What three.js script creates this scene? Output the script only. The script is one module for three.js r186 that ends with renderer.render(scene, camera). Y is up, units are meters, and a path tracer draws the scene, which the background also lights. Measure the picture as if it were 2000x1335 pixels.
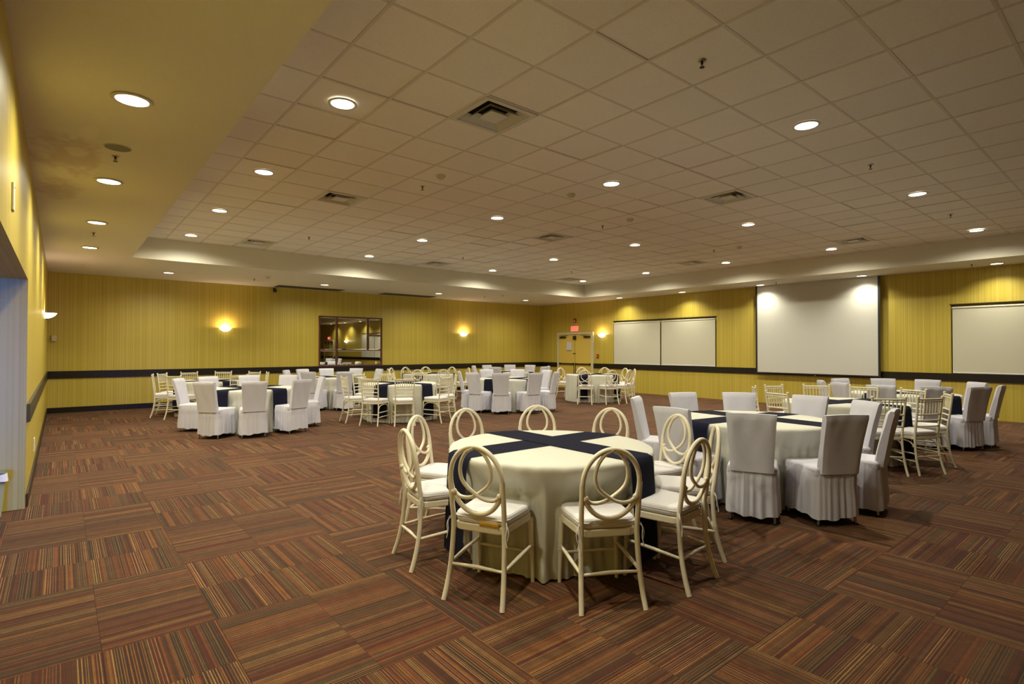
import * as THREE from 'three';
import { RoundedBoxGeometry } from 'three/addons/geometries/RoundedBoxGeometry.js';
import { TextGeometry } from 'three/addons/geometries/TextGeometry.js';
import { FontLoader } from 'three/addons/loaders/FontLoader.js';
import { mergeGeometries } from 'three/addons/utils/BufferGeometryUtils.js';
import { RectAreaLightUniformsLib } from 'three/addons/lights/RectAreaLightUniformsLib.js';

// ------------------------------------------------------------------ camera, sky, exposure
const scene = new THREE.Scene();
const CAM_Y = 1.4854;
const camera = new THREE.PerspectiveCamera(2 * Math.atan(667.5 / 1064.3) * 180 / Math.PI, 2000 / 1335, 0.05, 200);
camera.position.set(0, CAM_Y, 0);
camera.rotation.set(0.0132, -0.6917, 0.0013, 'YXZ');
camera.updateMatrixWorld(true);
camera.updateProjectionMatrix();
scene.background = new THREE.Color().setRGB(0.045, 0.19, 1.0);   // blue daylight outside the alcove window
scene.backgroundIntensity = 72;
const renderer = new THREE.WebGLRenderer();
renderer.toneMapping = THREE.LinearToneMapping;
renderer.toneMappingExposure = 1.0;
renderer.shadowMap.enabled = true;
RectAreaLightUniformsLib.init();
const LAMP_COLOR = new THREE.Color().setRGB(1.0, 0.945, 0.745);
const LAMP_POWER = 20.5;

// ------------------------------------------------------------------ helpers
let seed = 12345;
const rnd = () => { seed = (seed * 1664525 + 1013904223) >>> 0; return seed / 4294967296; };
const rr = (a, b) => a + (b - a) * rnd();
const V = (x, y, z) => new THREE.Vector3(x, y, z);
const taken = {};
const numbered = (n) => { const k = taken[n] = (taken[n] ?? -1) + 1; return k ? n + '_' + String(k).padStart(3, '0') : n; };
function shade(o) { o.castShadow = true; o.receiveShadow = true; return o; }
function mesh(name, geo, mat, parent) { const m = shade(new THREE.Mesh(geo, mat)); m.name = parent ? name : numbered(name); (parent ?? scene).add(m); return m; }
function tag(o, label, category, group) { o.userData.label = label; o.userData.category = category; if (group) o.userData.group = group; return o; }
function thing(name, label, category, group, pos = [0, 0, 0], turn = 0) {
  const g = new THREE.Group(); g.name = numbered(name); g.position.set(...pos); g.rotation.y = turn; scene.add(g);
  return tag(g, label, category, group);
}
function structure(o) { o.userData.kind = 'structure'; return o; }
function dup(root, name, label, group, pos, turn) {
  const c = root.clone(); c.name = numbered(name); c.userData = {}; tag(c, label, root.userData.category, group);
  c.position.set(...pos); c.rotation.y = turn; scene.add(c); return c;
}
// box given by its bounds, uv in metres
function boxB(x0, x1, y0, y1, z0, z1) {
  const w = x1 - x0, h = y1 - y0, d = z1 - z0, g = new THREE.BoxGeometry(w, h, d);
  g.translate((x0 + x1) / 2, (y0 + y1) / 2, (z0 + z1) / 2);
  const p = g.attributes.position, n = g.attributes.normal, uv = g.attributes.uv;
  for (let i = 0; i < p.count; i++) {
    const ax = Math.abs(n.getX(i)) > .5 ? 0 : Math.abs(n.getY(i)) > .5 ? 1 : 2;
    if (ax === 0) uv.setXY(i, p.getZ(i), p.getY(i)); else if (ax === 1) uv.setXY(i, p.getX(i), p.getZ(i)); else uv.setXY(i, p.getX(i), p.getY(i));
  }
  return g;
}
const box = (w, h, d, x = 0, y = 0, z = 0) => boxB(x - w / 2, x + w / 2, y - h / 2, y + h / 2, z - d / 2, z + d / 2);
function rbox(w, h, d, r, x = 0, y = 0, z = 0, s = 2) { return new RoundedBoxGeometry(w, h, d, s, r).translate(x, y, z); }
function cyl(r0, r1, h, x, y, z, n = 12) { return new THREE.CylinderGeometry(r1, r0, h, n).translate(x, y + h / 2, z); }
function rod(a, b, r, n = 8, r2 = r) {
  const d = new THREE.Vector3().subVectors(b, a), g = new THREE.CylinderGeometry(r2, r, d.length(), n);
  g.translate(0, d.length() / 2, 0);
  g.applyQuaternion(new THREE.Quaternion().setFromUnitVectors(V(0, 1, 0), d.clone().normalize()));
  return g.translate(a.x, a.y, a.z);
}
function tube(pts, r, n = 24, m = 8, closed = false) { return new THREE.TubeGeometry(new THREE.CatmullRomCurve3(pts, closed, 'catmullrom', 0.5), n, r, m, closed); }
function join(list) { return mergeGeometries(list.map((g) => { const c = g.index ? g.toNonIndexed() : g; for (const k of Object.keys(c.attributes)) if (!['position', 'normal', 'uv'].includes(k)) c.deleteAttribute(k); return c; })); }
function gridGeo(nu, nv, f, closedU = false) {   // parametric sheet
  const pos = [], uv = [], idx = [];
  for (let j = 0; j <= nv; j++) for (let i = 0; i <= nu; i++) { const p = f(i / nu, j / nv); pos.push(p[0], p[1], p[2]); uv.push(i / nu, j / nv); }
  for (let j = 0; j < nv; j++) for (let i = 0; i < nu; i++) { const a = j * (nu + 1) + i, b = a + 1, c = a + nu + 1, d = c + 1; idx.push(a, b, d, a, d, c); }
  const g = new THREE.BufferGeometry();
  g.setAttribute('position', new THREE.Float32BufferAttribute(pos, 3)); g.setAttribute('uv', new THREE.Float32BufferAttribute(uv, 2)); g.setIndex(idx); g.computeVertexNormals();
  if (closedU) { const n = g.attributes.normal; for (let j = 0; j <= nv; j++) { const a = j * (nu + 1), b = a + nu; const v = V(n.getX(a) + n.getX(b), n.getY(a) + n.getY(b), n.getZ(a) + n.getZ(b)).normalize(); n.setXYZ(a, v.x, v.y, v.z); n.setXYZ(b, v.x, v.y, v.z); } }
  return g;
}
// seeded smooth noise
function hash(x, y) { let h = (x * 374761393 + y * 668265263) | 0; h = Math.imul(h ^ (h >>> 13), 1274126177); return ((h ^ (h >>> 16)) >>> 0) / 4294967296; }
function noise(x, y) { const xi = Math.floor(x), yi = Math.floor(y), fx = x - xi, fy = y - yi, u = fx * fx * (3 - 2 * fx), v = fy * fy * (3 - 2 * fy); return (hash(xi, yi) * (1 - u) + hash(xi + 1, yi) * u) * (1 - v) + (hash(xi, yi + 1) * (1 - u) + hash(xi + 1, yi + 1) * u) * v; }
function texture(w, h, f, color = true) {
  const d = new Uint8Array(w * h * 4);
  for (let y = 0; y < h; y++) for (let x = 0; x < w; x++) { const c = f(x, y), i = (y * w + x) * 4; d[i] = c[0]; d[i + 1] = c[1]; d[i + 2] = c[2]; d[i + 3] = 255; }
  const t = new THREE.DataTexture(d, w, h); t.wrapS = t.wrapT = THREE.RepeatWrapping; t.magFilter = THREE.LinearFilter; t.minFilter = THREE.LinearMipmapLinearFilter; t.generateMipmaps = true;
  if (color) t.colorSpace = THREE.SRGBColorSpace; t.needsUpdate = true; return t;
}
const std = (o) => new THREE.MeshStandardMaterial(o);
const phys = (o) => new THREE.MeshPhysicalMaterial(o);
const lin = (r, g, b) => new THREE.Color().setRGB(r, g, b);

// ------------------------------------------------------------------ materials
// striped yellow wallpaper: 1.28 m repeat, fine vertical stripes
const stripeTone = (() => { const n = 1024, a = new Float32Array(n); let x = 0; seed = 77; while (x < n) { const w = Math.floor(rr(5, 22)), t = rnd() < .22 ? rr(.08, .2) : rr(-.07, .05); for (let k = 0; k < w && x < n; k++, x++) a[x] = t; if (rnd() < .5) for (let k = 0; k < 3 && x < n; k++, x++) a[x] = rr(.1, .22); } return a; })();
const wallTex = texture(1024, 128, (x, y) => { const t = 1 + stripeTone[x] * .42 + (hash(x, y) - .5) * .03; return [Math.min(255, 187 * t), Math.min(255, 167 * t), Math.min(255, 66 * (1 + stripeTone[x] * 1.6))]; });
wallTex.repeat.set(1 / 1.28, 1 / 1.28);
const M = {
  wall: std({ map: wallTex, roughness: .42 }),
  soffit: std({ color: lin(.72, .69, .58), roughness: .8 }),
  darkwood: phys({ color: lin(.008, .005, .004), roughness: .36 }),
  grid: std({ color: lin(.66, .61, .53), roughness: .6 }),
  metalWhite: std({ color: lin(.62, .60, .52), roughness: .5 }),
  duct: std({ color: lin(.24, .23, .20), roughness: .6, metalness: .3 }),
  grille: std({ color: lin(.16, .14, .08), roughness: .6 }),
  bronze: std({ color: lin(.05, .04, .025), roughness: .4, metalness: .6 }),
  chrome: std({ color: lin(.42, .42, .42), roughness: .3, metalness: .9 }),
  cream: phys({ color: lin(.78, .72, .55), roughness: .42, clearcoat: .25, clearcoatRoughness: .35 }),
  creamFar: phys({ color: lin(.73, .68, .49), roughness: .45, clearcoat: .2, clearcoatRoughness: .4 }),
  cushion: std({ color: lin(.75, .73, .74), roughness: .9 }),
  cover: std({ color: lin(.64, .635, .72), roughness: .92, side: THREE.DoubleSide }),
  cloth: std({ color: lin(.63, .625, .54), roughness: .9, side: THREE.DoubleSide }),
  navy: phys({ color: lin(.010, .011, .026), roughness: .95, specularIntensity: .25, side: THREE.DoubleSide }),
  screen: std({ color: lin(.60, .60, .55), roughness: .85 }),
  blind: std({ color: lin(.60, .58, .46), roughness: .85 }),
  black: std({ color: lin(.01, .01, .011), roughness: .5 }),
  doorPaint: std({ color: lin(.68, .50, .10), roughness: .4 }),
  frame: std({ color: lin(.60, .55, .36), roughness: .5 }),
  red: std({ color: lin(.35, .02, .015), roughness: .4 }),
  paper: std({ color: lin(.62, .60, .62), roughness: .9 }),
  mirror: std({ color: lin(.86, .88, .85), roughness: .01, metalness: 1 }),
  mahogany: phys({ color: lin(.10, .022, .010), roughness: .35, clearcoat: .5 }),
  white: std({ color: lin(.75, .74, .70), roughness: .5 }),
  lens: std({ color: lin(.9, .9, .85), emissive: lin(1, .93, .74), emissiveIntensity: 6 }),
  sconce: std({ color: lin(.9, .85, .75), emissive: lin(1, .88, .68), emissiveIntensity: 6, roughness: .5 }),
  exitFace: std({ color: lin(.8, .5, .42), emissive: lin(1, .16, .10), emissiveIntensity: .55, roughness: .4 }),
  exitText: std({ color: lin(.8, .1, .1), emissive: lin(1, .10, .07), emissiveIntensity: 1.2 }),
  bin: std({ color: lin(.36, .40, .30), roughness: .5 }),
  liner: std({ color: lin(.72, .74, .78), roughness: .6, side: THREE.DoubleSide }),
  mustard: std({ color: lin(.62, .36, .04), roughness: .8 }),
  glass: phys({ color: 0xffffff, transmission: 1, roughness: 0, thickness: 0, ior: 1.45 }),
  alcoveCeil: std({ color: lin(.55, .50, .42), roughness: .8 }),
};
// woven cloth relief
const weave = texture(256, 256, (x, y) => { const v = 128 + 60 * Math.sin(x * .8) * Math.sin(y * .8) + (hash(x, y) - .5) * 90; return [v, v, v]; }, false);
weave.repeat.set(14, 14);
for (const k of ['cloth', 'cover', 'navy', 'cushion']) { M[k].bumpMap = weave; M[k].bumpScale = .0006; }
// ceiling tile relief and tones
const tileTex = texture(512, 512, (x, y) => { const n = .55 * noise(x / 5, y / 5) + .45 * hash(x, y), v = 247 + (n - .5) * 12; return [v, v - 1, v - 4]; });
const tileBump = texture(512, 512, (x, y) => { const v = 200 - (noise(x / 6 + 7, y / 6) > .7 ? 120 : 0) - hash(x, y) * 40; return [v, v, v]; }, false);
const tileMats = [[.90, .865, .80], [.87, .84, .78], [.91, .87, .81], [.89, .845, .785]].map((c) => std({ color: lin(...c), map: tileTex, bumpMap: tileBump, bumpScale: .0004, roughness: .9 }));
// left soffit: old water stains and patched plaster
const stainTex = texture(512, 1024, (x, y) => {
  const u = x / 512 * 1.29, v = y / 1024 * 26;           // metres across, metres along from the far wall
  let c = [220, 215, 198];
  const n = noise(u * 9, v * 5) * .6 + noise(u * 23, v * 14) * .4;
  const blot = (cu, cv, ru, rv) => Math.max(0, 1 - Math.hypot((u - cu) / ru, (v - cv) / rv) + (n - .5) * .9);
  const b = Math.max(blot(.28, 9.9, .34, .75), blot(.2, 8.6, .25, .7) * .8), w = Math.max(blot(.33, 10.15, .12, .2), blot(.40, 10.75, .10, .25));
  if (b > .12) { const t = Math.min(1, (b - .12) * 2.2) * .13; c = [c[0] * (1 - t * .7), c[1] * (1 - t), c[2] * (1 - t * 1.1)]; }
  if (w > .25) { const t = Math.min(1, (w - .25) * 3) * .5; c = [c[0] + (236 - c[0]) * t, c[1] + (230 - c[1]) * t, c[2] + (212 - c[2]) * t]; }
  const f = 1 + (hash(x, y) - .5) * .02; return c.map((q) => q * f);
});
const stainMat = std({ map: stainTex, roughness: .8 });
// carpet: atlas of 16 striped tiles of 0.5 m, stripes run along v
const carpetAtlas = (() => {
  seed = 4242; const S = 512, cells = [];
  const brown = [88, 50, 23], dark = [58, 33, 18], maroon = [76, 33, 19], rust = [104, 57, 24], ochre = [116, 75, 33], tan = [134, 100, 55], olive = [92, 72, 40], bark = [72, 42, 21];
  const mix = [brown, brown, brown, bark, bark, maroon, maroon, rust, rust, dark, olive, ochre, brown, bark];
  const pick = (l) => l[Math.floor(rnd() * l.length)];
  for (let k = 0; k < 16; k++) {
    const col = []; let x = 0;
    const band = (n, p, dot) => { const v = rr(.88, 1.12); for (let i = 0; i < n && x < S; i++, x++) col.push([p.map((q) => q * v), dot]); };
    while (x < S) {
      const kind = rnd();
      if (kind < .14) { const p = pick([brown, bark, maroon, rust]), n = Math.floor(rr(4, 9)); for (let q = 0; q < n; q++) band(Math.floor(rr(2, 5)), p, 0); }
      else if (kind < .36) { const a = pick([tan, tan, olive, ochre]), b = pick([bark, brown, maroon, dark]), n = Math.floor(rr(2, 6)); for (let q = 0; q < n; q++) { band(Math.floor(rr(3, 7)), a, 1); band(Math.floor(rr(4, 13)), b, 0); } }
      else band(Math.floor(rr(3, 12)), pick(mix), rnd() < .25 ? 1 : 0);
    }
    cells.push(col);
  }
  return texture(2048, 2048, (x, y) => {
    const cx = x >> 9, cy = y >> 9, [p, dot] = cells[cy * 4 + cx][x & 511], loop = .78 + .32 * hash(x >> 1, (y >> 1) + cx * 77) + (dot ? .16 * Math.sin(y * .9 + (x >> 2)) : 0), t = loop * (.94 + .12 * noise(x / 40, y / 40));
    return [p[0] * t, p[1] * t, p[2] * t].map((q) => Math.min(255, q));
  });
})();
carpetAtlas.wrapS = carpetAtlas.wrapT = THREE.ClampToEdgeWrapping;
const carpetMat = std({ map: carpetAtlas, roughness: 1 });

// ------------------------------------------------------------------ room dimensions
const X0 = -.2407, X1 = 15.153, Z0 = -16.386, Z1 = 9.47, HS = CAM_Y + 1.7659, HT = CAM_Y + 2.1854;
const TX0 = 1.0468, TX1 = 13.80, TZ0 = -12.7746, TZ1 = 5.86, T = .6096, GX = 1.5908, GZ = -3.1248, LX = 1.9122, LZ = -2.2384;
const AZ0 = -6.80, AZ1 = 2.6, AX = -2.6, AH = 2.13, AO = -3.5;       // alcove
const frustum = new THREE.Frustum().setFromProjectionMatrix(new THREE.Matrix4().multiplyMatrices(camera.projectionMatrix, camera.matrixWorldInverse.copy(camera.matrixWorld).invert()));
const inView = (x, y, z, m) => frustum.intersectsSphere(new THREE.Sphere(V(x, y, z), m));

// ------------------------------------------------------------------ floor of carpet tiles
const floor = structure(new THREE.Group()); floor.name = 'floor'; floor.userData.label = 'brown and maroon striped carpet tiles laid in quarter turns'; scene.add(floor);
mesh('floor_slab', boxB(AX - .3, X1 + .3, -.2, -.006, Z0 - .3, Z1 + .3), std({ color: lin(.05, .03, .02), roughness: 1 }), floor);
{
  const variants = [];
  for (let k = 0; k < 16; k++) {
    const g = box(.4988, .006, .4988, 0, -.003, 0), uv = g.attributes.uv, cx = (k % 4) / 4, cy = Math.floor(k / 4) / 4, p = g.attributes.position;
    for (let i = 0; i < uv.count; i++) uv.setXY(i, cx + .001 + (p.getX(i) / .5 + .5) * .248, cy + .001 + (p.getZ(i) / .5 + .5) * .248);
    variants.push(g);
  }
  const cells = [];
  for (let i = -9; i < 32; i++) for (let j = -24; j < 34; j++) {
    const x = .67 + .25 + i * .5, z = -1.35 - .25 - j * .5;
    if (x < AX || x > X1 || z < Z0 || z > Z1 || (x < X0 - .25 && (z < AZ0 || z > AZ1))) continue;
    const block = (Math.floor(i / 2) + Math.floor(j / 2)) & 1, along = block ? 1 : 0;      // 1: stripes run across the room
    cells.push({ x, z, turn: (along ? Math.PI / 2 : 0) + (hash(i + 50, j + 50) < .5 ? Math.PI : 0), k: Math.floor(hash(i + 91, j + 17) * 16), d: Math.hypot(x, z, CAM_Y), see: inView(x, 0, z, .2) && !(x < X0 && z < AZ0) });
  }
  cells.sort((a, b) => (a.see ? a.d : a.d + 1000) - (b.see ? b.d : b.d + 1000));
  const rest = [];
  cells.forEach((c, n) => {
    const x0 = Math.max(c.x - .25, 0);
    if (n < 300 && c.see) { const m = mesh('carpet_tile', variants[c.k], carpetMat, floor); m.position.set(c.x, 0, c.z); m.rotation.y = c.turn; }
    else rest.push(variants[c.k].clone().rotateY(c.turn).translate(c.x, 0, c.z));
  });
  const m = mesh('carpet', mergeGeometries(rest), carpetMat, floor); m.userData.kind = 'stuff';
}

// ------------------------------------------------------------------ walls
const wallFar = structure(mesh('wall_far', boxB(X0 - .3, X1 + .3, -.2, 4.1, Z0 - .2, Z0), M.wall));
structure(mesh('wall_back', boxB(X0 - .3, X1 + .3, -.2, 4.1, Z1, Z1 + .2), M.wall));
structure(mesh('wall_left', join([boxB(X0 - .2, X0, -.2, 4.1, Z0, AZ0), boxB(X0 - .2, X0, AH, 4.1, AZ0, AO), boxB(X0 - .2, X0, -.2, 4.1, AO, Z1)]), M.wall));
structure(mesh('wall_alcove', boxB(AX - .2, X0 - .0005, -.2, AH + .1, AZ0 - .15, AZ0 + .0005), M.wall));
structure(mesh('ceiling_alcove', boxB(AX - .2, X0 - .2, AH, AH + .12, AZ0, AZ1), M.alcoveCeil));
structure(mesh('wall_alcove_outer', boxB(AX - .2, AX, -.2, AH, AZ0, AZ1), M.wall));
// end wall of the alcove with its glazed opening to the daylight
const AW = { x0: -2.45, x1: -.55, y0: .12, y1: 2.0 };
structure(mesh('wall_alcove_back', join([boxB(AX - .2, X0 - .2, -.2, AW.y0, AZ1, AZ1 + .15), boxB(AX - .2, X0 - .2, AW.y1, AH + .1, AZ1, AZ1 + .15), boxB(AX - .2, AW.x0, AW.y0, AW.y1, AZ1, AZ1 + .15), boxB(AW.x1, X0 - .2, AW.y0, AW.y1, AZ1, AZ1 + .15)]), M.wall));
{
  const w = structure(new THREE.Group()); w.name = 'window_1'; scene.add(w); w.userData.label = 'clear glazed window at the end of the alcove';
  for (let k = 0; k < 2; k++) { const a = AW.x0 + (AW.x1 - AW.x0) / 2 * k, b = AW.x0 + (AW.x1 - AW.x0) / 2 * (k + 1); mesh('pane', boxB(a + .03, b - .03, AW.y0 + .04, AW.y1 - .04, AZ1 + .08, AZ1 + .084), M.glass, w); }
  for (let k = 0; k < 3; k++) { const a = AW.x0 + (AW.x1 - AW.x0) / 2 * k; mesh('mullion', boxB(a - .03, a + .03, AW.y0, AW.y1, AZ1 + .05, AZ1 + .11), M.white, w); }
  mesh('sill', boxB(AW.x0, AW.x1, AW.y0, AW.y0 + .04, AZ1 + .05, AZ1 + .11), M.white, w); mesh('head', boxB(AW.x0, AW.x1, AW.y1 - .04, AW.y1, AZ1 + .05, AZ1 + .11), M.white, w);
}
// screen wall with two shallow window recesses
const RAIL0 = .795, RAIL1 = .965;
const NI = [[-12.62, -8.68], [-3.08, .95]], NY0 = RAIL1, NY1 = 2.47, ND = .14;
structure(mesh('wall_right', join([
  boxB(X1 + ND, X1 + .34, -.2, 4.1, Z0, Z1), boxB(X1, X1 + ND, -.2, NY0, Z0, Z1), boxB(X1, X1 + ND, NY1, 4.1, Z0, Z1),
  boxB(X1, X1 + ND, NY0, NY1, Z0, NI[0][0]), boxB(X1, X1 + ND, NY0, NY1, NI[0][1], NI[1][0]), boxB(X1, X1 + ND, NY0, NY1, NI[1][1], Z1)]), M.wall));
// dark chair rails and skirting boards
const taperRail = (d, y0, y1, za, zb) => { const q = new THREE.Shape([[0, za], [d, za], [d, zb - .07], [0, zb]].map((p) => new THREE.Vector2(...p))); return new THREE.ExtrudeGeometry(q, { depth: y1 - y0, bevelEnabled: false }).rotateX(Math.PI / 2).translate(X0, y1, 0); };
const DOORS = [[-15.35, -13.64], [5.7, 7.41]];
structure(mesh('trim_1', boxB(X0, X1, RAIL0, RAIL1, Z0, Z0 + .025), M.darkwood)).userData.label = 'dark wooden chair rail on the mirror wall';
structure(mesh('trim_2', join([boxB(X1 - .025, X1, RAIL0, RAIL1, Z0, DOORS[0][0] - .06), boxB(X1 - .025, X1, RAIL0, RAIL1, DOORS[0][1] + .06, DOORS[1][0] - .06), boxB(X1 - .025, X1, RAIL0, RAIL1, DOORS[1][1] + .06, Z1)]), M.darkwood)).userData.label = 'dark wooden chair rail on the screen wall';
structure(mesh('trim_3', taperRail(.025, RAIL0, RAIL1, Z0 + .025, AZ0 - .01), M.darkwood)).userData.label = 'dark wooden chair rail on the alcove wall';
structure(mesh('baseboard_far', boxB(X0, X1, 0, .125, Z0, Z0 + .018), M.darkwood));
structure(mesh('baseboard_left', taperRail(.018, 0, .125, Z0 + .018, AZ0 - .01), M.darkwood));

// ------------------------------------------------------------------ ceiling: plaster soffits round a tray of lay-in tiles
const ceiling = structure(new THREE.Group()); ceiling.name = 'ceiling'; scene.add(ceiling);
{
  const g = boxB(X0, TX0, HS, 4.0, Z0, Z1), p = g.attributes.position, uv = g.attributes.uv;
  for (let i = 0; i < p.count; i++) uv.setXY(i, (p.getX(i) - X0) / (TX0 - X0), (p.getZ(i) - Z0) / 26);
  mesh('soffit', g, stainMat, ceiling).userData.label = 'plaster soffit with old water stains';
}
const SLOTS = [5.11, 6.05, 8.3, 9.25], SA = -16.17, SB = -15.73;      // four open air slots beside the mirror wall
{
  const b = [boxB(TX0, X1, HS, 4.0, SB, TZ0), boxB(TX0, X1, HS, 4.0, Z0, SA), boxB(TX0, X1, HS + .35, 4.0, SA, SB)], e = [TX0, ...SLOTS.flatMap((x) => [x - .445, x + .445]), X1];
  for (let k = 0; k < e.length; k += 2) b.push(boxB(e[k], e[k + 1], HS, HS + .35, SA, SB));
  mesh('soffit', join(b), M.soffit, ceiling);
}
mesh('soffit', boxB(TX1, X1, HS, 4.0, TZ0, TZ1), M.soffit, ceiling);
mesh('soffit', boxB(TX0, X1, HS, 4.0, TZ1, Z1), M.soffit, ceiling);
mesh('deck', boxB(X0 - .3, X1 + .3, 4.0, 4.15, Z0 - .2, Z1 + .2), M.soffit, ceiling);
const VENTS = []; for (const i of [2, 9, 17]) for (const j of [-2, -8, -15]) VENTS.push([i, j]);
const xs = [TX0]; for (let i = 0; i <= 20; i++) xs.push(GX + i * T); xs[xs.length - 1] = TX1;
const zs = [TZ0]; for (let j = -15; GZ + j * T < TZ1 - .1; j++) zs.push(GZ + j * T); zs.push(TZ1);
{
  const cells = [];
  for (let a = 0; a + 1 < xs.length; a++) for (let b = 0; b + 1 < zs.length; b++) {
    const i = a - 1, j = b - 16;
    if (VENTS.some((v) => v[0] === i && v[1] === j)) continue;
    const x = (xs[a] + xs[a + 1]) / 2, z = (zs[b] + zs[b + 1]) / 2;
    cells.push({ x, z, w: xs[a + 1] - xs[a], d: zs[b + 1] - zs[b], see: inView(x, HT, z, .2), r: Math.hypot(x, z), k: Math.floor(hash(i + 33, j + 71) * 4), t: hash(i + 5, j + 9) });
  }
  cells.sort((p, q) => (p.see ? p.r : p.r + 1000) - (q.see ? q.r : q.r + 1000));
  const full = box(T - .006, .016, T - .006), cache = {}, rest = [];
  cells.forEach((c, n) => {
    const isFull = Math.abs(c.w - T) < .01 && Math.abs(c.d - T) < .01, key = c.w.toFixed(3) + c.d.toFixed(3);
    const g = isFull ? full : cache[key] ??= box(c.w - .006, .016, c.d - .006);
    const y = HT + .012 + (c.t > .9 ? .006 : 0), tx = (c.t - .5) * .006, tz = (hash(Math.round(c.x * 50), Math.round(c.z * 50)) - .5) * .006;
    if (n < 300 && c.see) { const m = mesh('ceiling_tile', g, tileMats[c.k], ceiling); m.position.set(c.x, y, c.z); m.rotation.set(tx, 0, tz); }
    else rest.push(g.clone().translate(c.x, y, c.z));
  });
  mesh('ceiling_tiling', mergeGeometries(rest), tileMats[0], ceiling).userData.kind = 'stuff';
  const runner = box(.024, .03, TZ1 - TZ0), cross = box(TX1 - TX0, .026, .024);
  for (let a = 1; a + 1 < xs.length; a++) mesh('grid_runner', runner, M.grid, ceiling).position.set(xs[a], HT + .0145, (TZ0 + TZ1) / 2);
  for (let b = 1; b + 1 < zs.length; b++) mesh('grid_cross_tee', cross, M.grid, ceiling).position.set((TX0 + TX1) / 2, HT + .0145, zs[b]);
}

// ------------------------------------------------------------------ recessed downlights
{
  const ring = new THREE.LatheGeometry([[.098, 0], [.122, -.002], [.126, -.008], [.120, -.013], [.104, -.013], [.098, -.006], [.098, 0]].map((p) => new THREE.Vector2(...p)), 32);
  const lens = new THREE.CylinderGeometry(.1, .1, .004, 32);
  const ORD = ['first', 'second', 'third', 'fourth', 'fifth', 'sixth', 'seventh', 'eighth'], nth = (z) => ORD[Math.round((z + 11.992) / 2.4384)] + ' from the mirror wall';
  const put = (x, y, z, label, group, power = 1, cone = 1.42) => {
    const d = thing('recessed_downlight', label, 'downlight', group, [x, y, z]);
    mesh('trim_ring', ring, M.metalWhite, d); mesh('lens', lens, M.lens, d).position.y = -.007;
    const l = new THREE.SpotLight(LAMP_COLOR, LAMP_POWER * power, 0, cone, .62, 2); l.name = 'downlight_lamp'; l.position.y = -.016; l.target.position.set(0, -2, 0); l.castShadow = true; l.shadow.radius = 2.5; d.add(l, l.target);
  };
  const rowsZ = []; for (let j = -3; j <= 4; j++) rowsZ.push(LZ - 2.4384 * j);
  const lit = rowsZ.filter((z) => z < 0);
  for (let i = 0; i < 4; i++) for (const z of lit) put(LX + 3.6576 * i, HT, z, 'lit ceiling-tile downlight, ' + ORD[i] + ' row from alcove side, ' + nth(z), 'downlights in the ceiling tiles');
  for (const z of lit) put(.374, HS, z, 'lit downlight in the stained alcove-side soffit, ' + nth(z), 'downlights in the alcove-side soffit', .7);
  for (const z of rowsZ) { put(14.70, HS, z, 'lit downlight in the screen-wall soffit, ' + nth(z), 'downlights in the screen-wall soffit', .42, 1.2); }
  for (let i = 0; i < 4; i++) { put(LX + 3.6576 * i, HS, -14.79, 'lit downlight in the mirror-wall soffit, ' + ORD[i] + ' from the alcove side', 'downlights in the mirror-wall soffit', .8); }
}

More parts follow.
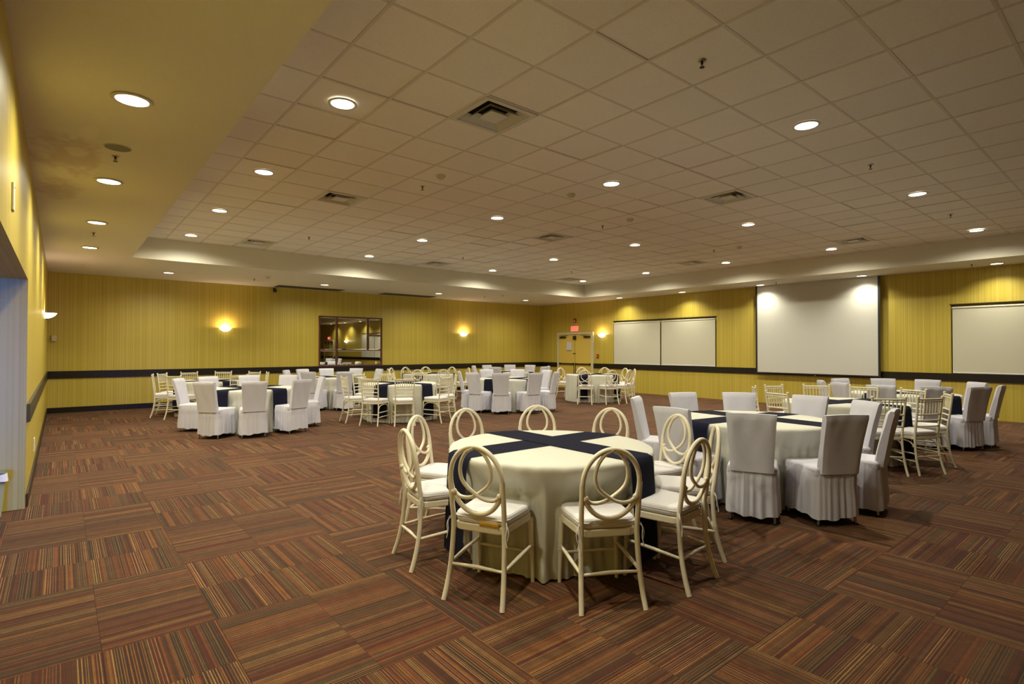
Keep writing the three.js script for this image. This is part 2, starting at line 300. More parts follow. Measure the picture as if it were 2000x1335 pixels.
// ------------------------------------------------------------------ ceiling fittings
{
  const frustumRing = (r0, y0, r1, y1) => { const t = .004, g = new THREE.LatheGeometry([[r0, y0], [r1, y1], [r1 - t, y1 + t], [r0 - t, y0 + t], [r0, y0]].map((p) => new THREE.Vector2(p[0] * Math.SQRT2, p[1])), 4).rotateY(Math.PI / 4).toNonIndexed(); g.computeVertexNormals(); return g; };
  const where = ['alcove side', 'middle', 'screen side'], how = ['', 'toward the middle of the room', 'by the mirror-wall soffit'];
  VENTS.forEach(([i, j], n) => {
    const a = Math.floor(n / 3), b = n % 3;
    const v = thing('air_diffuser', 'square louvred air diffuser in the tile ceiling, ' + where[a] + ' row, ' + ['farthest from the mirror wall', 'central one', 'nearest the mirror wall'][b], 'air vent', 'square air diffusers', [GX + (i + .5) * T, HT, GZ + (j + .5) * T]);
    mesh('face_frame', join([box(.595, .012, .05, 0, -.002, .2725), box(.595, .012, .05, 0, -.002, -.2725), box(.05, .012, .495, .2725, -.002, 0), box(.05, .012, .495, -.2725, -.002, 0)]), M.metalWhite, v);
    mesh('plenum', join([box(.54, .01, .54, 0, .29, 0), box(.54, .29, .006, 0, .145, .267), box(.54, .29, .006, 0, .145, -.267), box(.006, .29, .54, .267, .145, 0), box(.006, .29, .54, -.267, .145, 0)]), M.duct, v);
    for (const [r0, y0, r1, y1] of [[.245, -.004, .19, .05], [.175, -.006, .125, .045]]) mesh('louvre', frustumRing(r0, y0, r1, y1), M.metalWhite, v);
    mesh('louvre', join([box(.2, .006, .2, 0, -.006, 0), frustumRing(.1, -.008, .07, .03)]), M.metalWhite, v);
  });
  const sprinkler = (x, y, z, label) => {
    const s = thing('sprinkler_head', label, 'sprinkler', 'ceiling sprinklers', [x, y, z]);
    s.scale.setScalar(.8);
    mesh('escutcheon', new THREE.CylinderGeometry(.038, .034, .008, 20).translate(0, -.004, 0), M.chrome, s);
    mesh('body', join([cyl(.011, .013, .03, 0, -.038, 0, 10), rod(V(-.012, -.038, 0), V(-.004, -.062, 0), .003, 6), rod(V(.012, -.038, 0), V(.004, -.062, 0), .003, 6)]), M.bronze, s);
    mesh('deflector', cyl(.024, .024, .003, 0, -.066, 0, 12), M.bronze, s);
  };
  [3.72, 7.36, 11.05].forEach((x, a) => [-10.72, -6.38, -2.24].forEach((z, b) => sprinkler(x, HT, z, 'sprinkler head in the ceiling tiles, ' + ['alcove-side', 'middle', 'screen-side'][a] + ' row, ' + ['first', 'second', 'third'][b] + ' from the mirror wall')));
  sprinkler(.37, HS, -6.15, 'sprinkler head in the stained soffit beside the round speaker'); sprinkler(.37, HS, -10.43, 'sprinkler head in the stained soffit nearer the mirror wall');
  sprinkler(3.74, HS, -14.7, 'sprinkler head in the mirror-wall soffit near the wall camera'); sprinkler(10.9, HS, -14.6, 'sprinkler head in the mirror-wall soffit near the exit corner');
  sprinkler(14.5, HS, -6.6, 'sprinkler head in the soffit above the projection screen'); sprinkler(14.5, HS, -2.6, 'sprinkler head in the soffit above the right blind');
  const det = (x, y, z, label) => { const s = thing('smoke_detector', label, 'detector', 'smoke detectors', [x, y, z]); mesh('base', cyl(.06, .06, .012, 0, -.012, 0, 20), M.metalWhite, s); mesh('dome', new THREE.LatheGeometry([[.001, -.045], [.028, -.043], [.045, -.03], [.052, -.012]].map((p) => new THREE.Vector2(...p)), 20), M.frame, s); };
  [[3.68, -5.86], [5.54, -5.38], [7.35, -5.77], [11.13, -5.84]].forEach(([x, z], k) => det(x, HT, z, 'small round detector in the ceiling tiles, ' + ['first', 'second', 'third', 'fourth'][k] + ' from the alcove side'));
  det(.40, HS, -14.6, 'small round detector in the stained soffit'); det(3.9, HS, -14.1, 'small round detector in the mirror-wall soffit'); det(11.1, HS, -13.9, 'small round detector in the mirror-wall soffit near the exit corner');
  const sp = thing('ceiling_speaker', 'flat round grey speaker grille in the stained soffit', 'speaker', undefined, [.37, HS, -5.88]);
  mesh('grille', cyl(.095, .1, .006, 0, -.006, 0, 28), std({ color: lin(.20, .20, .15), roughness: .7 }), sp); mesh('rim', new THREE.TorusGeometry(.1, .006, 8, 28).rotateX(Math.PI / 2), M.metalWhite, sp);
  [[5.11, 'next to the wall camera'], [6.05, 'above the left edge of the mirror'], [8.3, 'above the right edge of the mirror'], [9.25, 'right of the mirror']].forEach(([x, w]) => {
    const s = thing('slot_grille', 'dark rectangular air grille in the soffit ' + w, 'air vent', 'soffit slot grilles', [x, HS, -15.95]);
    mesh('face_frame', join([box(.95, .008, .03, 0, -.002, .235), box(.95, .008, .03, 0, -.002, -.235), box(.03, .008, .44, .46, -.002, 0), box(.03, .008, .44, -.46, -.002, 0)]), M.grille, s);
    for (let k = 0; k < 11; k++) mesh('slat', box(.89, .003, .03).rotateX(.6).translate(0, -.008, -.2 + k * .04), M.grille, s);
  });
  const cam = thing('security_camera', 'small black dome camera high on the mirror wall', 'camera', undefined, [4.70, 3.16, Z0]);
  mesh('bracket', box(.05, .05, .07, 0, .04, .035), M.black, cam); mesh('dome', new THREE.SphereGeometry(.055, 18, 12).translate(0, -.01, .08), M.black, cam);
}

// ------------------------------------------------------------------ wall sconces
function sconce(x, y, z, turn, label) {          // local +z points away from the wall
  const s = thing('wall_sconce', label, 'sconce', 'half-bowl wall sconces', [x, y, z], turn);
  const prof = [[.012, -.105], [.05, -.098], [.09, -.078], [.125, -.045], [.148, 0], [.142, 0], [.118, -.042], [.085, -.072], [.045, -.092], [.01, -.099]].map((p) => new THREE.Vector2(...p));
  mesh('shade', new THREE.LatheGeometry(prof, 24, -Math.PI / 2, Math.PI).scale(1, 1, 1.25), M.sconce, s);
  mesh('back_plate', box(.2, .09, .012, 0, -.05, .006), M.metalWhite, s);
  mesh('finial', new THREE.SphereGeometry(.014, 12, 8).translate(0, -.112, .03), M.bronze, s);
  const p = new THREE.PointLight(lin(1, .68, .50), 1.1); p.name = 'sconce_lamp'; p.position.set(0, .0, .09); p.castShadow = true; p.shadow.radius = 1.5; s.add(p);
}
sconce(3.444, 2.06, Z0, 0, 'glowing half-bowl wall sconce between the alcove corner and the mirror');
sconce(11.274, 2.05, Z0, 0, 'glowing half-bowl wall sconce right of the mirror');
sconce(X1, 2.02, -13.15, -Math.PI / 2, 'glowing half-bowl wall sconce between the exit doors and the blinds');
sconce(X0, 2.16, -13.6, Math.PI / 2, 'glowing half-bowl wall sconce on the alcove wall');
sconce(X1, 2.02, 3.4, -Math.PI / 2, 'glowing half-bowl wall sconce beside the second exit doors');

// ------------------------------------------------------------------ exit doors
const font = await new FontLoader().loadAsync('fonts/droid/droid_sans_bold.typeface.json');
function exitDoor(n, [za, zb], flip) {
  const d = structure(new THREE.Group()); d.name = 'door_' + n; d.userData.label = 'mustard yellow double exit door with panic bars and pale frame'; scene.add(d);
  d.position.set(X1, 0, (za + zb) / 2); d.rotation.y = -Math.PI / 2;     // local +z out of the wall, local +x toward +z of the room
  const w = zb - za, h = 2.04;
  for (const s of [-1, 1]) {
    const leaf = mesh('leaf', box(w / 2 - .012, h, .03, s * w / 4, h / 2, .012), M.doorPaint, d);
    mesh('panic_bar', join([rbox(w / 2 - .07, .05, .03, .008, s * w / 4, .93, .065), box(.05, .07, .05, s * .06, .93, .05), box(.05, .07, .05, s * (w / 2 - .08), .93, .05)]), M.bronze, leaf);
    mesh('closer', join([rbox(.30, .07, .06, .01, s * (w / 2 - .22), h - .09, .055), rod(V(s * (w / 2 - .2), h - .05, .09), V(s * (w / 2 - .5), h - .02, .09), .009, 6)]), M.bronze, leaf);
    mesh('vertical_rod', rod(V(s * .045, .03, .05), V(s * .045, .9, .05), .009, 8), M.bronze, leaf);
  }
  mesh('top_latch', rbox(.15, .15, .05, .008, 0, h - .12, .055), M.bronze, d);
  mesh('pull_plate', rbox(.13, .03, .03, .006, -.02, 1.32, .045), M.bronze, d);
  mesh('centre_seam', box(.012, h, .034, 0, h / 2, .012), M.bronze, d);
  mesh('door_frame', join([box(.09, h + .09, .06, -w / 2 - .035, (h + .09) / 2, .03), box(.09, h + .09, .06, w / 2 + .035, (h + .09) / 2, .03), box(w, .085, .06, 0, h + .05, .03)]), M.frame, d);
  const zc = (za + zb) / 2, who = flip ? 'the second exit doors' : 'the exit doors';
  const e = thing('exit_sign', 'lit red exit sign above ' + who, 'exit sign', undefined, [X1, 2.27, zc - .02], -Math.PI / 2);
  mesh('housing', rbox(.36, .2, .05, .01, 0, 0, .025), M.exitFace, e);
  const tg = new TextGeometry('EXIT', { font, size: .11, depth: .004, curveSegments: 4 }); tg.computeBoundingBox(); tg.translate(-tg.boundingBox.max.x / 2, -.055, .05);
  mesh('lettering', tg, M.exitText, e);
  const l = new THREE.RectAreaLight(lin(1, .12, .08), .8, .32, .16); l.name = 'exit_lamp'; l.position.z = .06; l.rotation.y = Math.PI; e.add(l);
  const st = thing('alarm_strobe', 'dark red fire alarm strobe above the exit sign of ' + who, 'alarm', undefined, [X1, 2.58, zc + .0], -Math.PI / 2);
  mesh('housing', rbox(.12, .16, .05, .01, 0, 0, .025), M.red, st); mesh('lens', rbox(.05, .06, .02, .006, 0, -.02, .055), M.white, st);
  const pp = thing('door_notice', 'grey paper notice taped to a leaf of ' + who, 'notice', undefined, [X1 - .029, 1.6, zc - w / 4 + .12], -Math.PI / 2);
  mesh('sheet', box(.26, .34, .002), M.paper, pp); mesh('lower_edge', box(.26, .03, .003, 0, -.165, .001), std({ color: lin(.12, .13, .18), roughness: .9 }), pp);
}
exitDoor(1, DOORS[0], false); exitDoor(2, DOORS[1], true);
{ const p = thing('fire_alarm_pull', 'small red fire alarm pull station under the sconce by the exit doors', 'alarm', undefined, [X1, 1.24, -13.36], -Math.PI / 2); mesh('housing', rbox(.09, .14, .05, .008, 0, 0, .025), M.red, p); mesh('handle', rbox(.05, .02, .02, .004, 0, -.01, .06), M.white, p); }

// ------------------------------------------------------------------ projection screen and blinds
{
  const s = thing('projection_screen', 'large white pull-down projection screen with black borders', 'screen', undefined, [X1 - .14, 0, -5.9], -Math.PI / 2);
  const w = 3.02, y0 = .86, y1 = HS - .001;
  mesh('fabric', box(w - .1, y1 - y0, .003, 0, (y0 + y1) / 2, 0), M.screen, s);
  for (const k of [-1, 1]) mesh('border', box(.05, y1 - y0, .0034, k * (w / 2 - .025), (y0 + y1) / 2, 0), M.black, s);
  mesh('weight_bar', rbox(w, .035, .025, .008, 0, y0 - .015, 0), M.black, s);
  mesh('pull_tab', box(.03, .025, .008, .05, y0 - .045, 0), M.chrome, s);
}
function blind(za, zb, label) {
  const c = (za + zb) / 2, w = zb - za, s = thing('roller_blind', label, 'blind', 'roller blinds on the screen wall', [X1, 0, c], -Math.PI / 2);
  mesh('roller', new THREE.CylinderGeometry(.024, .024, w - .02, 18).rotateZ(Math.PI / 2).translate(0, 2.405, .012), M.blind, s);
  mesh('fabric', box(w - .035, 2.405 - .985, .0025, 0, (2.405 + .985) / 2, .02), M.blind, s);
  mesh('bottom_bar', rbox(w - .035, .028, .012, .005, 0, .985, .02), M.white, s);
}
blind(-12.61, -10.64, 'pale closed roller blind next to the exit-door sconce'); blind(-10.63, -8.69, 'pale closed roller blind left of the projection screen, beside its twin');
blind(-3.07, -.98, 'wide pale closed roller blind right of the projection screen'); blind(-.97, .94, 'pale closed roller blind far right of the screen');
for (const n of NI) structure(mesh('trim_' + (n === NI[0] ? 4 : 5), boxB(X1 - .012, X1 + .03, NY1 - .002, NY1 + .022, n[0] - .02, n[1] + .02), M.bronze)).userData.label = 'thin dark head trim above the roller blinds';

// ------------------------------------------------------------------ panelled wall mirror
{
  const s = thing('wall_mirror', 'large framed wall mirror of six panes with a thin reddish-brown frame', 'mirror', undefined, [5.99, .945, Z0]);
  const W = 2.07, H = 1.545, fx = (x) => (x - 230) / 1265 * W, fy = (y) => H - (y - 165) / 1040 * H, b = .035;
  const bar = (x0, x1, y0, y1) => mesh('frame_bar', boxB(x0, x1, y0, y1, .002, .04), M.mahogany, s);
  bar(0, b, 0, H); bar(W - b, W, 0, H); bar(b, W - b, H - b, H); bar(b, W - b, 0, b);
  const v1 = fx(570), v2 = fx(1193), hy = fy(865), hy2 = fy(547);
  bar(v1 - .016, v1 + .016, b, H - b); bar(v2 - .016, v2 + .016, hy, H - b); bar(v2 + .016, W - b, hy2 - .014, hy2 + .014); bar(b, v1 - .016, hy - .006, hy + .006); bar(v1 + .016, W - b, hy - .006, hy + .006);
  const pane = (x0, x1, y0, y1) => {
    const e = .03, z = .012, zi = .018, P = [[x0, y0, z], [x1, y0, z], [x1, y1, z], [x0, y1, z], [x0 + e, y0 + e, zi], [x1 - e, y0 + e, zi], [x1 - e, y1 - e, zi], [x0 + e, y1 - e, zi]], F = [[4, 5, 6, 7], [0, 1, 5, 4], [1, 2, 6, 5], [2, 3, 7, 6], [3, 0, 4, 7]], pos = [];
    for (const f of F) for (const k of [0, 1, 2, 0, 2, 3]) pos.push(...P[f[k]]);
    const g = new THREE.BufferGeometry(); g.setAttribute('position', new THREE.Float32BufferAttribute(pos, 3)); g.computeVertexNormals(); g.setAttribute('uv', new THREE.Float32BufferAttribute(new Float32Array(pos.length / 3 * 2), 2));
    mesh('mirror_pane', g, M.mirror, s);
  };
  pane(b, v1 - .016, hy + .006, H - b); pane(b, v1 - .016, b, hy - .006); pane(v1 + .016, v2 - .016, hy + .006, H - b); pane(v1 + .016, W - b, b, hy - .006); pane(v2 + .016, W - b, hy2 + .014, H - b); pane(v2 + .016, W - b, hy + .006, hy2 - .014);
  mesh('backing', boxB(.01, W - .01, .01, H - .01, .0005, .006), M.black, s);
}

// ------------------------------------------------------------------ small things on the alcove wall
{ const o = thing('wall_outlet', 'white wall outlet low on the alcove wall', 'outlet', undefined, [X0, .33, -8.75], Math.PI / 2); mesh('plate', rbox(.12, .16, .01, .004, 0, 0, .005), M.white, o); mesh('socket', join([box(.035, .03, .004, 0, .03, .011), box(.035, .03, .004, 0, -.03, .011)]), M.metalWhite, o); }
{ const o = thing('wall_plate', 'pale rectangular plate on the wall above the alcove opening', 'plate', undefined, [X0, 2.42, -4.55], Math.PI / 2); mesh('cover', rbox(.09, .17, .012, .004, 0, 0, .006), M.metalWhite, o); mesh('screw', cyl(.005, .005, .003, 0, 0, 0, 8).rotateX(Math.PI / 2).translate(0, .06, .012), M.chrome, o); }
{ const o = thing('thermostat', 'small pale thermostat in the corner of the mirror wall and alcove wall', 'thermostat', undefined, [-.12, 1.72, Z0]); mesh('body', rbox(.09, .13, .035, .006, 0, 0, .018), M.frame, o); mesh('dial', box(.04, .02, .004, 0, .03, .037), M.metalWhite, o); }
{
  const b = thing('waste_bin', 'grey waste bin with a pale liner standing in the alcove', 'bin', undefined, [-.50, 0, -6.58]);
  mesh('body', new THREE.LatheGeometry([[.001, .004], [.105, .004], [.11, .01], [.14, .37], [.146, .375], [.14, .38], [.133, .37], [.1, .012], [.001, .012]].map((p) => new THREE.Vector2(...p)), 28), M.bin, b);
  mesh('liner', gridGeo(48, 4, (u, v) => { const a = u * Math.PI * 2, r = .147 + .006 * Math.sin(a * 5) * v + v * .006, y = .388 - v * .06 - .008 * Math.sin(a * 3 + 1) * v; return [Math.cos(a) * r, y, Math.sin(a) * r]; }, true), M.liner, b);
}

// ------------------------------------------------------------------ chairs (front toward local -z, back at +z)
function roundedOutline(hw, hd, r, taper = 0) {
  const s = new THREE.Shape(), q = [[-hw, -hd], [hw, -hd], [hw - taper, hd], [-hw + taper, hd]];
  s.moveTo(-hw + r, -hd); s.lineTo(hw - r, -hd); s.quadraticCurveTo(hw, -hd, hw - taper * r / hd, -hd + r); s.lineTo(hw - taper, hd - r); s.quadraticCurveTo(hw - taper, hd, hw - taper - r, hd); s.lineTo(-hw + taper + r, hd); s.quadraticCurveTo(-hw + taper, hd, -hw + taper, hd - r); s.lineTo(-hw, -hd + r); s.quadraticCurveTo(-hw, -hd, -hw + r, -hd);
  return s;
}
function slab(shape, y0, y1, bevel) { const g = new THREE.ExtrudeGeometry(shape, { depth: y1 - y0 - 2 * bevel, bevelEnabled: true, bevelThickness: bevel, bevelSize: bevel, bevelSegments: 3, curveSegments: 6 }); return g.rotateX(Math.PI / 2).translate(0, y1 - bevel, 0); }
function cushionParts(root, y, hw, hd, taper) {
  const c = mesh('cushion', slab(roundedOutline(hw - .02, hd - .02, .06, taper), y, y + .062, .022), M.cushion, root);
  const o = roundedOutline(hw, hd, .07, taper).getPoints(6).map((p) => V(p.x, y + .036, p.y));
  mesh('piping', tube(o.slice(0, -1), .004, 64, 5, true), M.cushion, c);
}
function ovalChair() {
  const r = new THREE.Group(), zb = (y) => .192 + Math.max(0, y - .45) * .13;
  for (const s of [-1, 1]) {
    mesh('rear_leg', tube([V(s * .192, 0, .268), V(s * .184, .09, .238), V(s * .177, .2, .213), V(s * .172, .32, .198), V(s * .169, .45, .192), V(s * .172, .56, zb(.56)), V(s * .173, .66, zb(.66)), V(s * .174, .72, zb(.72))], .0155, 28, 10), M.cream, r);
    const f = mesh('front_leg', rod(V(s * .192, 0, -.185), V(s * .182, .41, -.17), .013, 12, .018), M.cream, r);
    for (const y of [.21, .235, .26]) mesh('turned_ring', new THREE.TorusGeometry(.0155, .0035, 6, 14).rotateX(Math.PI / 2).translate(s * (.192 - y / .41 * .01), y, -.178), M.cream, f);
    mesh('side_stretcher', join([rod(V(s * .178, .205, .212), V(s * .184, .222, .02), .009, 8, .0125), rod(V(s * .184, .222, .02), V(s * .187, .235, -.178), .0125, 8, .009)]), M.cream, r);
  }
  const oval = []; for (let k = 0; k < 28; k++) { const a = k / 28 * Math.PI * 2, y = .713 + .203 * Math.sin(a); oval.push(V(.171 * Math.cos(a), y, zb(y))); }
  mesh('outer_hoop', tube(oval, .0145, 72, 10, true), M.cream, r);
  for (const s of [-1, 1]) {
    const st = mesh('inner_loop', tube([[0, .912], [-.05, .884], [-.088, .825], [-.1, .755], [-.077, .69], [0, .628], [.06, .604], [.115, .606], [.152, .632]].map(([x, y]) => V(s * x, y, zb(y) + s * .005)), .0115, 48, 8), M.cream, r);
    mesh('scroll_end', new THREE.SphereGeometry(.019, 12, 10).translate(s * .152, .634, zb(.634) + .004), M.cream, st);
  }
  mesh('seat_frame', slab(roundedOutline(.19, .185, .06, .025), .40, .446, .008), M.cream, r);
  cushionParts(r, .446, .197, .19, .02);
  mesh('rear_stretcher', join([rod(V(-.176, .2, .213), V(0, .205, .213), .0085, 8, .0125), rod(V(0, .205, .213), V(.176, .2, .213), .0125, 8, .0085)]), M.cream, r);
  mesh('front_stretcher', rod(V(-.187, .19, -.178), V(.187, .19, -.178), .0095, 8), M.cream, r);
  for (const s of [-1, 1]) mesh('tie', join([tube([V(s * .165, .475, .18), V(s * .185, .48, .2), V(s * .195, .45, .215), V(s * .19, .40, .222), V(s * .2, .35, .226)], .003, 14, 5), tube([V(s * .17, .47, .185), V(s * .195, .46, .208), V(s * .205, .425, .212), V(s * .198, .385, .215)], .003, 12, 5)]), M.cushion, r);
  return r;
}
function spindleChair() {
  const r = new THREE.Group(), zb = (y) => .185 + Math.max(0, y - .44) * .11;
  for (const s of [-1, 1]) {
    const l = mesh('rear_leg', tube([V(s * .195, 0, .262), V(s * .186, .1, .23), V(s * .178, .24, .2), V(s * .172, .44, .185), V(s * .177, .68, zb(.68)), V(s * .185, .915, zb(.915))], .0135, 20, 8), M.creamFar, r);
    mesh('finial', new THREE.SphereGeometry(.017, 10, 8).translate(s * .185, .92, zb(.92)), M.creamFar, l);
    mesh('front_leg', rod(V(s * .2, 0, -.195), V(s * .187, .43, -.178), .0115, 10, .016), M.creamFar, r);
    for (const y of [.16, .25]) mesh('side_stretcher', rod(V(s * .18, y, .205), V(s * .193, y + .01, -.188), .009, 8), M.creamFar, r);
    mesh('side_brace', tube([V(s * .176, .30, .195), V(s * .18, .385, .12), V(s * .184, .395, -.09), V(s * .19, .31, -.182)], .0075, 16, 6), M.creamFar, r);
  }
  for (const [y, rad] of [[.897, .0115], [.868, .008], [.715, .0105], [.645, .009], [.575, .009]]) mesh('back_rail', tube([V(-.178 - (y - .6) * .02, y, zb(y)), V(-.09, y, zb(y) + .012), V(.09, y, zb(y) + .012), V(.178 + (y - .6) * .02, y, zb(y))], rad, 10, 8), M.creamFar, r);
  for (let k = -3; k <= 3; k++) mesh('spindle', join([rod(V(k * .043, .715, zb(.715) + .011), V(k * .044, .79, zb(.79) + .011), .0055, 6, .0085), rod(V(k * .044, .79, zb(.79) + .011), V(k * .045, .895, zb(.895) + .011), .0085, 6, .0055)]), M.creamFar, r);
  mesh('seat_frame', slab(roundedOutline(.192, .19, .04, .015), .415, .45, .007), M.creamFar, r);
  cushionParts(r, .449, .198, .192, .014);
  for (const y of [.15, .235]) mesh('front_stretcher', rod(V(-.195, y, -.19), V(.195, y, -.19), .009, 8), M.creamFar, r);
  mesh('rear_stretcher', rod(V(-.182, .215, .206), V(.182, .215, .206), .009, 8), M.creamFar, r);
  return r;
}
function coveredChair(k) {
  const r = new THREE.Group(), ph = k * 1.7;
  // back panel: wider at the top, leaning, its cloth pulled into shallow creases
  const g = new RoundedBoxGeometry(1, 1, 1, 6, .16), p = g.attributes.position;
  const bg = new THREE.BoxGeometry(1, 1, 1, 14, 16, 4), q = bg.attributes.position;
  for (let i = 0; i < q.count; i++) {
    let x = q.getX(i) * 2, y = q.getY(i) + .5, z = q.getZ(i) * 2;
    const edge = Math.pow(Math.abs(x), 12), top = Math.pow(Math.max(0, (y - .93) / .07), 3);
    const hw = .172 + .027 * Math.pow(y, 1.4), th = .036 * (1 - .35 * edge) * (1 - .45 * top) + .008 * (1 - y);
    const crease = .003 * Math.sin(6 * x + 5 * y + ph) * Math.sin(3.1 * y) + .0035 * Math.sin(9 * (x - y * .8) + ph * 2) * Math.max(0, y - .3);
    const X = x * hw, Y = .44 + y * .505 - .004 * x * x * top, Z = .205 + .105 * Math.pow(y, 1.25) + .014 * (x * x - 1) * y;
    q.setXYZ(i, X, Y, Z + z * th + crease * Math.sign(z || 1) * (Math.abs(z) > .9 ? 1 : 0));
  }
  bg.computeVertexNormals();
  mesh('back_cover', bg, M.cover, r);
  mesh('seat_cover', rbox(.40, .09, .43, .03, 0, .445, -.005, 4), M.cover, r);
  const sk = gridGeo(168, 12, (u, v) => {
    const a = u * Math.PI * 2, c = Math.cos(a), s = Math.sin(a), n = 5, rad = Math.pow(Math.pow(Math.abs(c), n) + Math.pow(Math.abs(s), n), -1 / n);
    const px = c * rad, pz = s * rad, w = Math.min(1, v * 1.6);
    const fold = (.3 * Math.sin(a * 29 + ph + 2.3 * Math.sin(a * 5 + ph)) + .45 * Math.sin(a * 17 + 2 * ph + 1.8 * Math.sin(a * 4)) + .35 * Math.sin(a * 9 + ph * 3 + Math.sin(a * 3))) * (.003 + .0075 * w), fine = .0025 * Math.sin(a * 60 + ph) * Math.max(0, 1 - v * 2.2);
    const flare = .008 + .024 * Math.pow(v, .75), puff = .006 * Math.sin(Math.PI * Math.min(1, v * 3));
    const d = 1 + (fold + fine + flare + puff) / .205, y = .468 - v * (.40 + .012 * Math.sin(a * 3 + ph) + .006 * Math.sin(a * 11));
    return [px * .192 * d, y, pz * .214 * d];
  }, true);
  mesh('skirt', sk, M.cover, r);
  for (const sx of [-1, 1]) for (const sz of [-1, 1]) { const l = mesh('leg', rod(V(sx * .175, .012, sz * .195), V(sx * .165, .4, sz * .18), .011, 8), M.chrome, r); mesh('foot', cyl(.015, .014, .014, sx * .175, 0, sz * .195, 10), M.black, l); }
  return r;
}

// ------------------------------------------------------------------ tables, cloths, runners
function clothGeo(ph, chairs) {       // chairs: [bearing, distance of the seat front, half width] push the hanging cloth in
  const R = .748;
  const skirtFold = (a) => .3 * Math.sin(a * 15 + 2.2 * Math.sin(a * 3 + ph) + ph) + .45 * Math.sin(a * 27 + ph * 2 + 1.6 * Math.sin(a * 5)) + .2 * Math.sin(a * 39 + ph + Math.sin(a * 8)) + .15 * Math.sin(a * 7 + ph * 3);
  const sm = (x) => { const t = Math.min(1, Math.max(0, x)); return t * t * (3 - 2 * t); };
  return gridGeo(300, 40, (u, v) => {
    const a = u * Math.PI * 2;
    let r, y;
    if (v < .2) { r = R * v / .2; y = .762 + .0006 * Math.sin(a * 3 + ph) * (v / .2); }
    else {
      const t = (v - .2) / .8, drop = .752 * t, e = Math.min(1, drop / .02), f = skirtFold(a), w = Math.pow(t, .8);
      y = .762 - drop + .01 * (1 - Math.sin(e * Math.PI / 2)) * e;
      r = R + .012 * Math.sin(e * Math.PI / 2) + .012 * t + f * (.005 + .026 * w) + .007 * Math.sin(a * 41 + 3 * Math.sin(a * 6) + y * 4) * w;
      for (const [b, front, hw] of chairs) {
        const da = Math.atan2(Math.sin(a - b), Math.cos(a - b)); if (Math.abs(da) > 1) continue;
        const side = Math.abs(front * Math.tan(da)), limit = front / Math.cos(da) - .014 + (f - .3) * .018 * w + .010 * Math.sin(a * 47 + 2 * Math.sin(y * 5 + a)) * w, k = sm(1 - (side - hw) / .09) * sm((.74 - y) / .2);
        if (limit < r + .02) r += (Math.min(r, limit) - r) * k;
      }
    }
    return [Math.cos(a) * r, Math.max(.006, y), Math.sin(a) * r];
  }, true);
}
function runnerGeo(off, lift, hang, ph) {            // runs along local x, its middle line off centre by off
  const W = .30, R = .764, N = 64;
  return gridGeo(10, N, (u, v) => {
    const o = off + (u - .5) * W, L = Math.sqrt(Math.max(.05, R * R - o * o)) + .004, s = v * 2 - 1, sg = Math.sign(s) || 1, total = L + hang, d = Math.abs(s) * total;
    let x, y, z = o;
    if (d < L) { x = sg * d; y = .7655 + lift; const k = Math.max(0, (d - L + .012) / .012); y -= k * k * .003; }
    else { const drop = d - L, t = drop / .75, out = .008 * Math.min(1, drop / .02) + .012 * t + .027 * Math.pow(t, .8) + .006; x = sg * (L + out * (L / R)); z = o + out * (o / R) * .6; x += sg * .006 * Math.sin(u * 7 + ph) * Math.min(1, drop * 3); y = .7625 + lift - drop; }
    return [x, y, z];
  });
}
const SIDES = ['screen side', 'screen side away from mirror', 'side away from mirror toward screen', 'side away from mirror', 'side away from mirror toward alcove', 'alcove side away from mirror', 'alcove side', 'alcove side toward mirror', 'mirror side toward alcove', 'mirror side', 'mirror side toward screen', 'screen side toward mirror'];
const sideOf = (az) => SIDES[((Math.round(az / 30) % 12) + 12) % 12];
const protos = { o: [ovalChair()], s: [spindleChair()], c: [coveredChair(0), coveredChair(1), coveredChair(2)] };
const KIND = { o: ['oval_back_chair', 'cream oval-back chair', .247, 'chair'], s: ['spindle_back_chair', 'cream spindle-back chair', .235, 'chair'], c: ['covered_banquet_chair', 'white skirted covered chair', .30, 'chair'] };
const topG = cyl(.74, .74, .025, 0, .732, 0, 48), legG = rod(V(.3, 0, .3), V(.22, .733, .22), .016, 10);
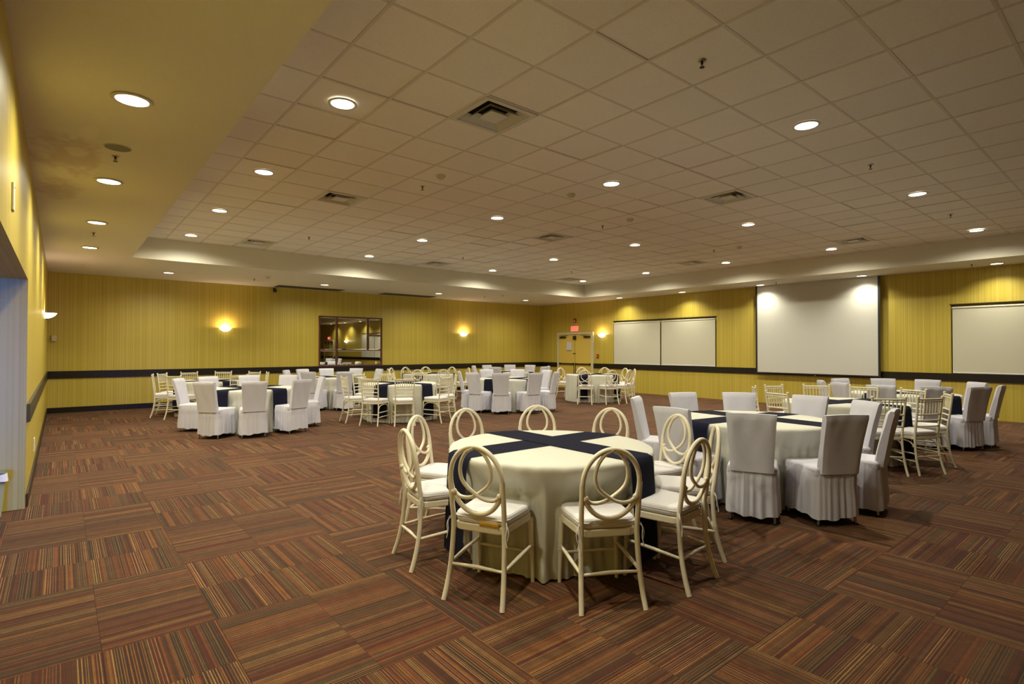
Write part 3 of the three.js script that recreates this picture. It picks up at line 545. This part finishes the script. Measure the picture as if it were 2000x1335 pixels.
// kind, centre, chair bearings (degrees from +x toward +z) and the distance of the chair-back top from the centre, runner axes with offsets, place
const TABLES = [
  ['o', 2.86, -3.0, [], 1.12, [[0, -.12], [90, -.12]], 'table alone on the open floor'],
  ['c', 5.6, -2.8, [-172, -116, -68, -34, 4, 38, 80, 118, 154], 1.22, [[8, -.10], [95, -.1]], 'table between open-floor table and screen'],
  ['s', 8.4, -2.9, [-158, -106, -74, -38, -6, 28, 66, 112, 138], 1.16, [[103, 0], [13, 0]], 'spindle-chair table before the screen'],
  ['c', 10.9, -2.85, [-150, -118, -68, -30, 2, 40, 86, 118, 147, 179], 1.22, [[110, 0], [20, 0]], 'table below the right blind'],
  ['c', 2.74, -10.9, [-150, -114, -78, -42, 14, 64, 102, 138], 1.25, [[143, 0], [67, 0]], 'covered-chair table by alcove wall'],
  ['s', 2.7, -14.0, [-172, -141, -105, -68, -28, 4, 76, 140], 1.16, [[76, 0], [-14, 0]], 'table in the alcove-side corner'],
  ['c', 5.5, -13.8, [-146, -112, -80, -42, -2, 102, 142], 1.24, [[80, 0], [-10, 0]], 'table under the mirror'],
  ['s', 5.6, -10.5, [-170, -113, -78, -40, 32, 68, 114, 148], 1.18, [[148, 0], [73, 0]], 'mid-room spindle-chair table'],
  ['o', 8.4, -14.0, [-164, -128, -96, -64, -22, 22, 102, 136], 1.2, [[143, 0], [34, .05]], 'table right of the mirror'],
  ['c', 8.6, -10.5, [-154, -80, -40, 2, 64, 100, 138, 172], 1.25, [[85, 0], [-5, .1]], 'mid-room covered-chair table'],
  ['c', 11.3, -13.7, [-131, -92, -52, -18, 38, 72, 152], 1.24, [[70, 0], [-20, 0]], 'covered-chair table by exit corner'],
  ['o', 11.9, -10.7, [-96, -58, -24, 12, 45, 80, 112, 148], 1.2, [[159, 0], [78, 0]], 'table before the exit doors'],
];
// the open-floor table's chairs were set down one by one: bearing, reach of the back, way it faces
const OPEN = [[-157, 1.08, -170], [-117, 1.19, -119], [-86, 1.25, -86], [-52, 1.31, -52], [-19, 1.27, -17], [13, 1.28, 16], [45, 1.22, 50], [77, 1.13, 84], [114, 1.06, 119], [158, 1.07, 154]];
const used = {};
function placeChair(kind, cx, cz, az, reach, face, label, group) {
  const [name, , top, cat] = KIND[kind], list = protos[kind], n = used[kind] = (used[kind] ?? -1) + 1, a = az * Math.PI / 180, f = face * Math.PI / 180;
  const c = list[n % list.length].clone(); c.name = numbered(name); c.userData = {}; tag(c, label, cat, group);
  c.position.set(cx + reach * Math.cos(a) - top * Math.cos(f), 0, cz + reach * Math.sin(a) - top * Math.sin(f));
  c.rotation.y = Math.atan2(Math.cos(f), Math.sin(f)); scene.add(c); return c;
}
TABLES.forEach(([kind, cx, cz, azs, reach, runners, place], t) => {
  const tb = thing('round_table', 'round folding table hidden under its cloth, ' + place, 'table', 'round banquet tables', [cx, 0, cz]);
  mesh('tabletop', topG, M.frame, tb); for (let k = 0; k < 4; k++) mesh('leg', legG, M.chrome, tb).rotation.y = k * Math.PI / 2;
  const list = t === 0 ? OPEN : azs.map((a, i) => [a, reach, a + (hash(t * 31 + i, 5) - .5) * 10]);
  const half = kind === 'c' ? .235 : .2;
  const c = mesh('tablecloth', clothGeo(t * 1.3, list.map(([a, rc]) => [a * Math.PI / 180, rc - KIND[kind][2] - half, kind === 'c' ? .2 : .2])), M.cloth); tag(c, 'ivory floor-length tablecloth on the ' + place, 'tablecloth', 'ivory tablecloths'); c.position.set(cx, 0, cz);
  runners.forEach(([ax, off], k) => {
    const r = mesh('table_runner', runnerGeo(off, k * .003, .66, t + k), M.navy); r.position.set(cx, 0, cz); r.rotation.y = -ax * Math.PI / 180;
    tag(r, (k ? 'upper' : 'lower') + ' navy runner crossing the ' + place, 'runner', 'navy table runners');
  });
  const [, words] = KIND[kind];
  list.forEach(([a, rc, f], i) => {
    const ch = placeChair(kind, cx, cz, a, rc, f, words + ', ' + place + ', ' + sideOf(a), KIND[kind][0].replaceAll('_', ' ') + 's at the ' + place);
    if (t === 0 && i === 9) { mesh('lining', rbox(.13, .022, .02, .006, .07, .456, .192), M.mustard, ch).userData.label = 'mustard lining under the cushion'; ch.userData.label = 'cream oval-back chair showing mustard lining under its cushion, open-floor table'; }
  });
});

renderer.render(scene, camera);
